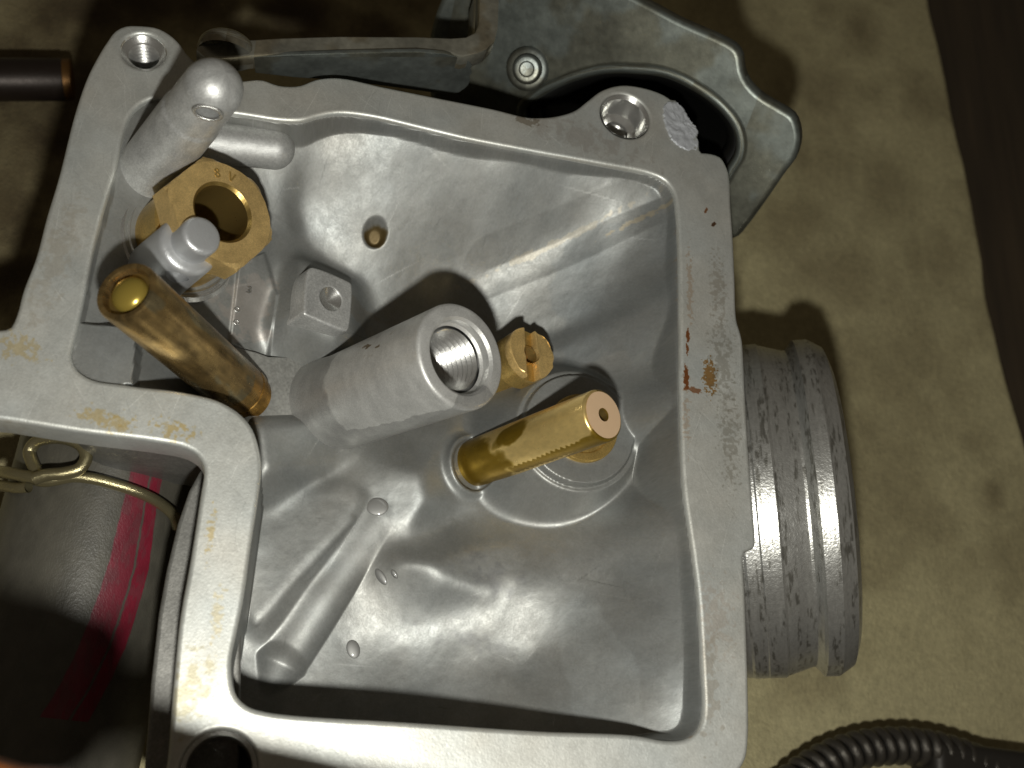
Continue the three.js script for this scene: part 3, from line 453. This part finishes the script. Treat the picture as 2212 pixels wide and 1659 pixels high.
// small raised casting marks on the sloping wall below the valve seat
{
  const font = await new FontLoader().loadAsync('fonts/droid/droid_sans_bold.typeface.json');
  const on = (ox, oy) => { let h = -9; for (let k = 0; k < 30; k++) { const p = P(ox, oy, h); h = floorY(p.x, p.z); } return P(ox, oy, h); };
  const g = new TextGeometry('3', { font, size: 0.8, depth: 0.25, curveSegments: 5 }); g.rotateX(-Math.PI / 2); const a = on(531, 634); g.translate(a.x, a.y, a.z);
  obj('raised_mark', crease(boxUV(g), 30), M.machined, carb);
  for (const [ox, oy] of [[512, 669], [510, 696]]) { const p = on(ox, oy); obj('raised_mark', place(new THREE.TorusGeometry(0.26, 0.12, 8, 20).rotateX(Math.PI / 2), p, LEAN), M.machined, carb); }
}
// beads of fuel left on the chamber floor
for (const [ox, oy, rx, rz, a] of [[763, 1402, 0.7, 1.0, 0.4], [823, 1246, 0.45, 1.0, 0.7], [852, 1240, 0.3, 0.55, 0.7], [815, 1094, 1.2, 1.0, 0]]) {
  let h = -14; for (let k = 0; k < 30; k++) { const p = P(ox, oy, h); h = floorY(p.x, p.z); } const p = P(ox, oy, h), e = 0.3;
  const n = V(-(floorY(p.x + e, p.z) - floorY(p.x - e, p.z)) / (2 * e), 1, -(floorY(p.x, p.z + e) - floorY(p.x, p.z - e)) / (2 * e)).normalize();
  obj('fuel_drop', place(new THREE.SphereGeometry(1, 32, 20).scale(rx, 0.2, rz).rotateY(a), p, n), M.wetMetal, carb);
}

// ---------------------------------------------------------------- intake spigot on the right
{
  const c = atDepth(1583, 1101, 133), R = 20.9;
  const prof = [[R - 0.3, -5], [R - 0.1, 0.6], [R, 0.9], [R, 2.4], [R - 0.06, 2.5], [R, 2.6], [R, 4.6], [R - 0.22, 4.9], [R - 1.15, 7.8], [R - 1.15, 8.1], [R - 0.55, 8.75], [R, 9.1], [R, 10.8], [R - 1.1, 12.5], [R - 2.8, 13.1], [R - 4.5, 13.1], [R - 4.5, -5]];
  const t = dataTex(512, (i, j) => { const x = i / 512, y = j / 512; const m = fbm(i / 80, j / 5, 4), f = fbm(i / 4 + 9, j / 3, 3), g = sstep(0.48, 0.66, fbm(i / 45 + 40, j / 7 + 3, 5)) * sstep(0.4, 0.7, fbm(i / 8 + 1, j / 4, 3)); const k = 1 + (m - 0.5) * 0.1 + (f - 0.5) * 0.14; void x; void y; return [lerp(0.74, 0.52, g) * k, lerp(0.74, 0.515, g) * k, lerp(0.725, 0.49, g) * k]; }, true);
  t.repeat.set(2.2, 3.5);
  obj('intake_spigot', lathe(prof, c, V(0.913, 0.46, -0.052), 200, 12), alu({ map: t, color: 0xffffff, roughness: 0.38, metalness: 0.82, bumpScale: 0.00003 }), carb);
}

// ---------------------------------------------------------------- throttle linkage at the top
{
  // bent bracket
  const front = [[424, 108], [440, 122], [480, 126], [548, 119], [640, 114], [734, 111], [900, 107], [960, 111], [1000, 122], [1030, 116], [1052, 106], [1069, 88], [1076, 60], [1078, 0], [1081, -50]];
  const back = [[1037, -50], [1036, 0], [1034, 52], [1026, 70], [1006, 80], [975, 82], [900, 79], [734, 78], [600, 82], [520, 87], [440, 95], [426, 100]];
  const br = obj('linkage_bracket', slab(pp([...front, ...back], 1.5), [], 1.5, 2.4, 0.2, 2, 38), M.zincEdge, carb, 'bent steel bracket with a bright worn corner');
  {
    const a = P(545, 121, 1.2), b = P(1012, 121, 1.2), nn = V(-(b.z - a.z), 0, b.x - a.x).normalize(), p1 = a.clone().addScaledVector(nn, 0.12);
    const flank = [[546, 123], [640, 118], [734, 115], [900, 112], [960, 116], [1000, 126], [1012, 130], [1020, 142], [1017, 152], [1020, 158], [1014, 166], [1016, 174], [1012, 184], [1004, 192], [992, 200], [975, 204], [951, 203], [860, 190], [734, 174], [640, 168], [552, 158]].map((p) => onPlane(...p, p1, nn));
    obj('bracket_flank', plate(flank, [], p1, nn, 0.5, 0.12, 40), M.zincDark, br, 'dark blue grey flank of the bracket, cut ragged at its right end');
  }
  obj('bracket_leg', slab(pp([[1037, -50], [1036, 0], [1034, 54], [1046, 66], [1064, 60], [1076, 0], [1079, -50]], 1.5), [], -0.85, 4.2, 0.2, 2, 38), M.zincEdge, br);
  const scr = P(490, 90, 1.5); scr.y = 0.1;
  obj('screw', [place(new THREE.SphereGeometry(3.0, 40, 20, 0, Math.PI * 2, 0, Math.PI / 2).scale(1, 0.62, 1), scr, V(0, 0.12, -1).normalize()), lathe([[3.0, 0], [3.05, -0.3], [2.9, -0.7]], scr, V(0, 0.12, -1).normalize(), 40)], M.zincEdge, br);

  // throttle lever plate, facing down-left
  const n = fromCam(-0.36, -0.46, 0.81).normalize(), p0 = atDepth(1300, 100, 127);
  const loop = [[940, 250], [930, 60], [1000, -60], [1250, -60], [1390, 0], [1470, 42], [1560, 82], [1590, 100], [1602, 120], [1606, 150], [1618, 178], [1645, 205], [1690, 232], [1716, 250], [1728, 280], [1729, 310], [1718, 345], [1698, 371], [1656, 432], [1612, 492], [1590, 515], [1540, 520], [1480, 480], [1300, 400], [1050, 330]].map((p) => onPlane(...p, p0, n));
  const cu = [[1125, 232], [1150, 208], [1185, 187], [1235, 165], [1302, 149], [1369, 148], [1442, 158], [1518, 196], [1564, 234], [1591, 270], [1601, 306], [1598, 335], [1583, 362], [1540, 420], [1400, 430], [1250, 380], [1140, 300]].map((p) => onPlane(...p, p0, n));
  const holeL = smoothLoop(cu, 90);
  const lever = obj('throttle_lever', plate(smoothLoop(loop, 160), [holeL], p0, n, 2.3, 0.8, 50, 5), M.zinc, carb, 'grey zinc plated throttle lever with a wavy edge and round opening');
  const tb = new THREE.CatmullRomCurve3(cu, true, 'centripetal').getSpacedPoints(120).map((p) => p.clone().addScaledVector(n, -0.5));
  obj('rolled_lip', new THREE.TubeGeometry(new THREE.CatmullRomCurve3(tb, true), 160, 0.75, 12, true), M.zinc, lever);
  const rr = new THREE.CatmullRomCurve3(cu, true, 'centripetal').getSpacedPoints(80); const cc = rr.reduce((s, p) => s.add(p), V(0, 0, 0)).multiplyScalar(1 / rr.length);
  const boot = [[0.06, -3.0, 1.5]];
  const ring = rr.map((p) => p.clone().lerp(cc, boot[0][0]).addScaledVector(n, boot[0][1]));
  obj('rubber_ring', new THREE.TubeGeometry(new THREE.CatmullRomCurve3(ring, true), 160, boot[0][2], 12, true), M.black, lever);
  // added black cup behind the opening, its dark void put in as a surface
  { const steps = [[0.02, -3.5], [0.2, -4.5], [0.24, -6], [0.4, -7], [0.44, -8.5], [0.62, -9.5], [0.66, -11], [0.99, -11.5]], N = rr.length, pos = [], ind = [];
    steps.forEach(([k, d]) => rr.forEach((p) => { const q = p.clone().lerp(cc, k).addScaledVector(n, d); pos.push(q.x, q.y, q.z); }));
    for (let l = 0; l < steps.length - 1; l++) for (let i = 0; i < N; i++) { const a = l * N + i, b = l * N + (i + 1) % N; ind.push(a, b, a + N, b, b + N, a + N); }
    const g = new THREE.BufferGeometry(); g.setAttribute('position', new THREE.Float32BufferAttribute(pos, 3)); g.setIndex(ind); obj('void_infill', crease(boxUV(g), 50), M.black, lever); }
  const st = onPlane(1141, 148, p0, n), ax = fromCam(-0.1, -0.32, 0.94).normalize();
  obj('stud', [lathe([[2.75, -0.6], [2.75, 0.5], ...arcPts(2.15, 0.5, 0.6, 0, 80, 5), [1.9, 1.15], [1.85, 0.9]], st, ax, 48), lathe([[1.85, 0.5], [1.8, 1.9], ...arcPts(1.4, 1.9, 0.4, 0, 90, 4), [1.0, 2.3], [0.8, 2.1], [0.01, 2.05]], st, ax, 48)], M.zincDark, lever);
}

// ---------------------------------------------------------------- hose and wire clamp at the lower left
const hoseC = P(212, 1120, -30), hoseAx = V(-0.05, -0.06, 1).normalize(), HR = 10.2;
function onHose(ox, oy, lift = 0) { const r = rayTo(ox, oy), w = camPos.clone().sub(hoseC); const a = r.clone().addScaledVector(hoseAx, -r.dot(hoseAx)), b = w.clone().addScaledVector(hoseAx, -w.dot(hoseAx)); const R = HR + lift, A = a.dot(a), B = 2 * a.dot(b), C = b.dot(b) - R * R, D = B * B - 4 * A * C; const t = D > 0 ? (-B - Math.sqrt(D)) / (2 * A) : -B / (2 * A); return camPos.clone().addScaledVector(r, t); }
{
  // hose coordinates (turn, millimetres along) of the painted stripe, both edges
  const q0 = new THREE.Quaternion().setFromUnitVectors(V(0, 1, 0), hoseAx).invert();
  const uvOf = (ox, oy) => { const p = onHose(ox, oy).sub(hoseC).applyQuaternion(q0); return [((Math.atan2(p.x, p.z) / (2 * Math.PI)) + 1) % 1, p.y / 90 + 0.5]; };
  const L1 = [[297, 930], [290, 990], [270, 1070], [252, 1150], [232, 1230], [205, 1310], [170, 1400], [130, 1480], [80, 1560]].map((p) => uvOf(...p)), R1 = [[364, 930], [360, 990], [343, 1070], [332, 1150], [322, 1230], [300, 1310], [272, 1400], [235, 1480], [190, 1560]].map((p) => uvOf(...p));
  const lookup = (l, y) => { for (let k = 1; k < l.length; k++) { const [a, b] = [l[k - 1], l[k]]; if ((y - a[1]) * (y - b[1]) <= 0) return lerp(a[0], b[0], (y - a[1]) / (b[1] - a[1] || 1)); } return null; };
  const t = dataTex(1024, (i, j) => {
    const a = i / 1024, y = (j + 0.5) / 1024, e = (fbm(i / 30, j / 9, 3) - 0.5) * 0.003, l = lookup(L1, y), rr = lookup(R1, y); let on = 0;
    if (l !== null && rr !== null) { const k = (a + e - l) / (rr - l); on = Math.max(sstep(-0.02, 0.02, k) * sstep(0.60, 0.56, k) * 0.85, sstep(0.62, 0.66, k) * sstep(1.01, 0.98, k)); }
    const wear = 0.75 + 0.25 * sstep(0.62, 0.5, fbm(i / 9 + 4, j / 16, 4)); const m = 1 + (fbm(i / 20, j / 20, 4) - 0.5) * 0.25;
    return [lerp(0.29, 0.43, on * wear) * m, lerp(0.28, 0.11, on * wear) * m, lerp(0.25, 0.17, on * wear) * m];
  }, true);
  t.repeat.set(1, 1);
  const g = new THREE.CylinderGeometry(HR, HR, 90, 96, 30, true);
  place(g, hoseC, hoseAx);
  const h = obj('rubber_hose', [g, lathe([[HR, 45], [HR - 0.5, 45.4], [HR - 3, 45.4], [HR - 3, 20]], hoseC.clone(), hoseAx.clone().negate(), 72, 30)], new THREE.MeshPhysicalMaterial({ map: t, roughness: 0.42, metalness: 0.0, bumpMap: rep(castGrain, 3), bumpScale: 0.00003 }));
  tag(h, 'dark grey rubber hose with a red painted stripe below the flange', 'hose');
}

{
  const cl = thing('wire_clamp', onHose(240, 1044), 'bent steel wire clamp with a looped end around the striped hose', 'clamp');
  const arc = [[-30, 1012], [60, 1030], [95, 1040], [160, 1030], [200, 1034], [240, 1044], [290, 1060], [330, 1078], [362, 1100], [378, 1118], [384, 1140]].map(([x, y]) => onHose(x, y, 0.9));
  obj('wire', tube(arc, 0.62, 120), M.wire, cl);
  const lc = [[84, 1030], [70, 1000], [64, 975], [78, 955], [110, 946], [150, 950], [178, 965], [186, 990], [172, 1012], [140, 1022], [100, 1026], [74, 1034]].map(([x, y], i) => onHose(x, y, 1.4 + i * 0.1));
  obj('wire_loop', tube(lc, 0.66, 140), M.wire, cl);
  obj('wire_end', [tube([[-30, 1018], [20, 1022], [60, 1030], [80, 1034]].map(([x, y]) => onHose(x, y, 2.2)), 0.66, 30), tube([[-30, 1044], [10, 1050], [40, 1054], [62, 1052]].map(([x, y]) => onHose(x, y, 1.8)), 0.6, 30)], M.wire, cl);
}

// ---------------------------------------------------------------- cloth and bench
const CLOTH = -46;
{
  const edge = smoothLine([[1960, -400], [1995, -120], [2014, 0], [2035, 90], [2054, 172], [2073, 268], [2096, 360], [2112, 440], [2131, 555], [2141, 628], [2160, 710], [2180, 790], [2212, 905], [2260, 1060], [2330, 1300], [2420, 1600], [2520, 1900]].map((p) => P(...p, CLOTH)), 220);
  const nu = 260, nv = 220, pos = [], uv = [], tri = [];
  for (let j = 0; j <= nv; j++) for (let i = 0; i <= nu; i++) {
    const e = edge[j], w = 270 * (1 - i / nu) ** 1.35, x = e.x - w, z = e.z;
    const y = CLOTH + 1.6 * (fbm(x * 0.035 + 11, z * 0.035 + 4, 3) - 0.5) * 2 + 0.25 * (fbm(x * 0.25, z * 0.25, 3) - 0.5) + 0.05 * (vnoise(x * 3, z * 3) - 0.5) - 3.2 * Math.max(0, 1 - w / 2.2) ** 2;
    pos.push(x, y, z); uv.push(x / 220 + 0.5, z / 220 + 0.5);
  }
  for (let j = 0; j < nv; j++) for (let i = 0; i < nu; i++) { const a = j * (nu + 1) + i, b = a + 1, c = a + nu + 1, d = c + 1; tri.push(a, c, b, b, c, d); }
  const g = new THREE.BufferGeometry(); g.setAttribute('position', new THREE.Float32BufferAttribute(pos, 3)); g.setAttribute('uv', new THREE.Float32BufferAttribute(uv, 2)); g.setIndex(tri); g.computeVertexNormals(); g.userData.keep = true;
  const spots = [[1750, 200, 11, 15, .75], [1900, 420, 7, 12, .6], [1800, 600, 12, 9, .6], [1950, 760, 9, 9, .5], [2140, 1065, 4, 4.4, .8], [1880, 930, 6, 5, .45], [1700, 480, 9, 9, .6], [1980, 560, 4, 9, .5], [2000, 880, 4, 4, .45], [1720, 330, 8, 8, .7], [600, 30, 40, 14, .95], [90, 300, 18, 30, .9], [20, 200, 30, 22, .92], [150, 20, 26, 12, .9], [30, 470, 12, 14, .8], [110, 60, 12, 10, .7], [300, 0, 16, 10, .9], [40, 600, 10, 8, .9], [700, -60, 60, 16, .8], [1850, 80, 5, 9, .7], [1780, 20, 4, 7, .5], [2100, 950, 5, 4, .4]].map(([ox, oy, rx, rz, amt]) => { const p = P(ox, oy, CLOTH); return { x: p.x, z: p.z, rx, rz, amt }; });  // oil stains at the right; broad patches darken the cloth at the left
  const map = dataTex(1024, (i, j, n) => {
    const x = (i / n - 0.5) * 220, z = (j / n - 0.5) * 220; let d = 0.2 * sstep(0.4, 0.8, fbm(x * 0.09 + 20, z * 0.09 + 31, 5));
    const nn = fbm(x * 0.14 + 5, z * 0.14 + 9, 5);
    for (const s of spots) { const q = Math.hypot((x - s.x) / s.rx, (z - s.z) / s.rz); if (q < 2) d = Math.max(d, s.amt * (s.x > 25 ? 0.5 : 1) * sstep(0, 1.6, 1.3 - q + (nn - 0.5) * 1.3)); }
    const m = 1 + (fbm(x * 1.6, z * 1.6, 4) - 0.5) * 0.12 + (vnoise(x * 4, z * 1.2) - 0.5) * 0.07 + (vnoise(x * 1.2, z * 4) - 0.5) * 0.07;
    return [lerp(0.66, 0.20, d) * m, lerp(0.625, 0.155, d) * m, lerp(0.48, 0.085, d) * m];
  }, true);
  tag(obj('shop_cloth', g, new THREE.MeshStandardMaterial({ map, roughness: 0.92, side: THREE.DoubleSide, bumpMap: rep(castGrain, 9), bumpScale: 0.0002 })), 'beige cloth with oil stains, much darker at the left, spread under the carburetor', 'cloth');
  const b = new THREE.PlaneGeometry(700, 700).rotateX(-Math.PI / 2).translate(0, CLOTH - 4, 0);
  const bm = dataTex(512, (i, j) => { const v = fbm(i / 6, j / 90, 4), k = 0.75 + 0.5 * v; return [0.235 * k, 0.195 * k, 0.14 * k]; }, true); bm.repeat.set(4, 4);
  tag(obj('workbench', b, new THREE.MeshStandardMaterial({ map: bm, roughness: 0.7 })), 'dark brown workbench top beyond the edge of the cloth', null, 'structure');
}

// ---------------------------------------------------------------- spiral cable at the lower right
{
  const H = CLOTH + 7, mid = new THREE.CatmullRomCurve3([[1640, 1760], [1690, 1690], [1760, 1635], [1830, 1603], [1910, 1588], [1990, 1590], [2060, 1606], [2120, 1628], [2190, 1660]].map((p) => P(p[0], p[1] + 24, H)), false, 'centripetal');
  const cab = thing('coiled_cable', mid.getPoint(0).setY(CLOTH), 'black spiral wound cable curving out of the lower right corner', 'cable');
  const turns = 24, n = 1700, pts = [], R = 1.9; const L = mid.getLength();
  const fr = mid.computeFrenetFrames(n, false);
  for (let i = 0; i <= n; i++) { const p = mid.getPointAt(i / n), a = i / n * turns * 2 * Math.PI; pts.push(p.addScaledVector(fr.normals[i], R * Math.cos(a)).addScaledVector(fr.binormals[i], R * Math.sin(a))); }
  void L;
  const m = alu({ color: 0x4b4741, roughness: 0.36, metalness: 0.6, bumpScale: 0.00002 });
  obj('winding', new THREE.TubeGeometry(new THREE.CatmullRomCurve3(pts, false), n, 0.72, 10, false), m, cab);
  obj('core', new THREE.TubeGeometry(mid, 80, 1.9, 16, false), M.black, cab);
  const ft = thing('cable_fitting', P(2140, 1660, CLOTH + 6).setY(CLOTH), 'dark metal end fitting in the lower right corner beside the spiral cable', 'fitting');
  const a = P(2030, 1668, CLOTH + 8), bx = new RoundedBoxGeometry(22, 7, 9, 4, 1.6); bx.rotateY(-0.06); bx.translate(a.x + 9.5, a.y - 2, a.z + 0.8);
  obj('fitting_body', boxUV(bx), alu({ color: 0x35322e, roughness: 0.5, metalness: 0.5 }), ft);
  const rb = new RoundedBoxGeometry(14, 1.2, 3.0, 4, 0.6); rb.rotateY(-0.06); rb.translate(a.x + 10.5, a.y + 1.7, a.z + 1.4);
  obj('raised_rib', boxUV(rb), alu({ color: 0x77756f, roughness: 0.4, metalness: 0.6 }), ft);
}
// ---------------------------------------------------------------- dark bolt out of focus at the left edge
{
  const a = P(-60, 172, CLOTH + 6), b = P(158, 172, CLOTH + 6), ax = b.clone().sub(a).normalize(), L = b.distanceTo(a);
  const so = thing('socket', a.clone().setY(CLOTH), 'dark blurred round tool socket at the upper left edge with a brass coloured end', 'socket');
  obj('shell', lathe([[3.0, 0], [3.0, L - 1.4], [2.9, L - 1.2]], a, ax, 48, 30), alu({ color: 0x2a221d, roughness: 0.5, metalness: 0.5 }), so);
  obj('end_band', lathe([[2.9, L - 1.2], [2.9, L - 0.2], [2.6, L], [0.01, L]], a, ax, 48, 30), alu({ color: 0x6a4c28, roughness: 0.5, metalness: 0.7 }), so);
}
// ---------------------------------------------------------------- orange blocker added below the lower left corner to shade the hose
{
  const a = atDepth(-330, 1800, 51), b = atDepth(265, 1905, 54), ax = b.clone().sub(a).normalize(), L = b.distanceTo(a);
  const hd = thing('shade_blocker', a, 'blurred orange rounded blocker added at the lower left corner to shade the hose', 'light blocker');
  obj('blocker_body', lathe([[0.01, 0], [4.0, 0.2], [4.6, 1.5], [4.8, 4], [4.5, L * 0.5], [4.7, L - 4], [4.2, L - 1.2], [3.2, L], [0.01, L]], a, ax, 64, 40), new THREE.MeshPhysicalMaterial({ color: 0xb5641c, roughness: 0.35 }), hd);
  obj('blocker_rod', lathe([[2.2, L - 0.5], [2.2, L + 30], [0.01, L + 30]], a, ax, 32, 40), M.machined, hd);
}
renderer.render(scene, camera);
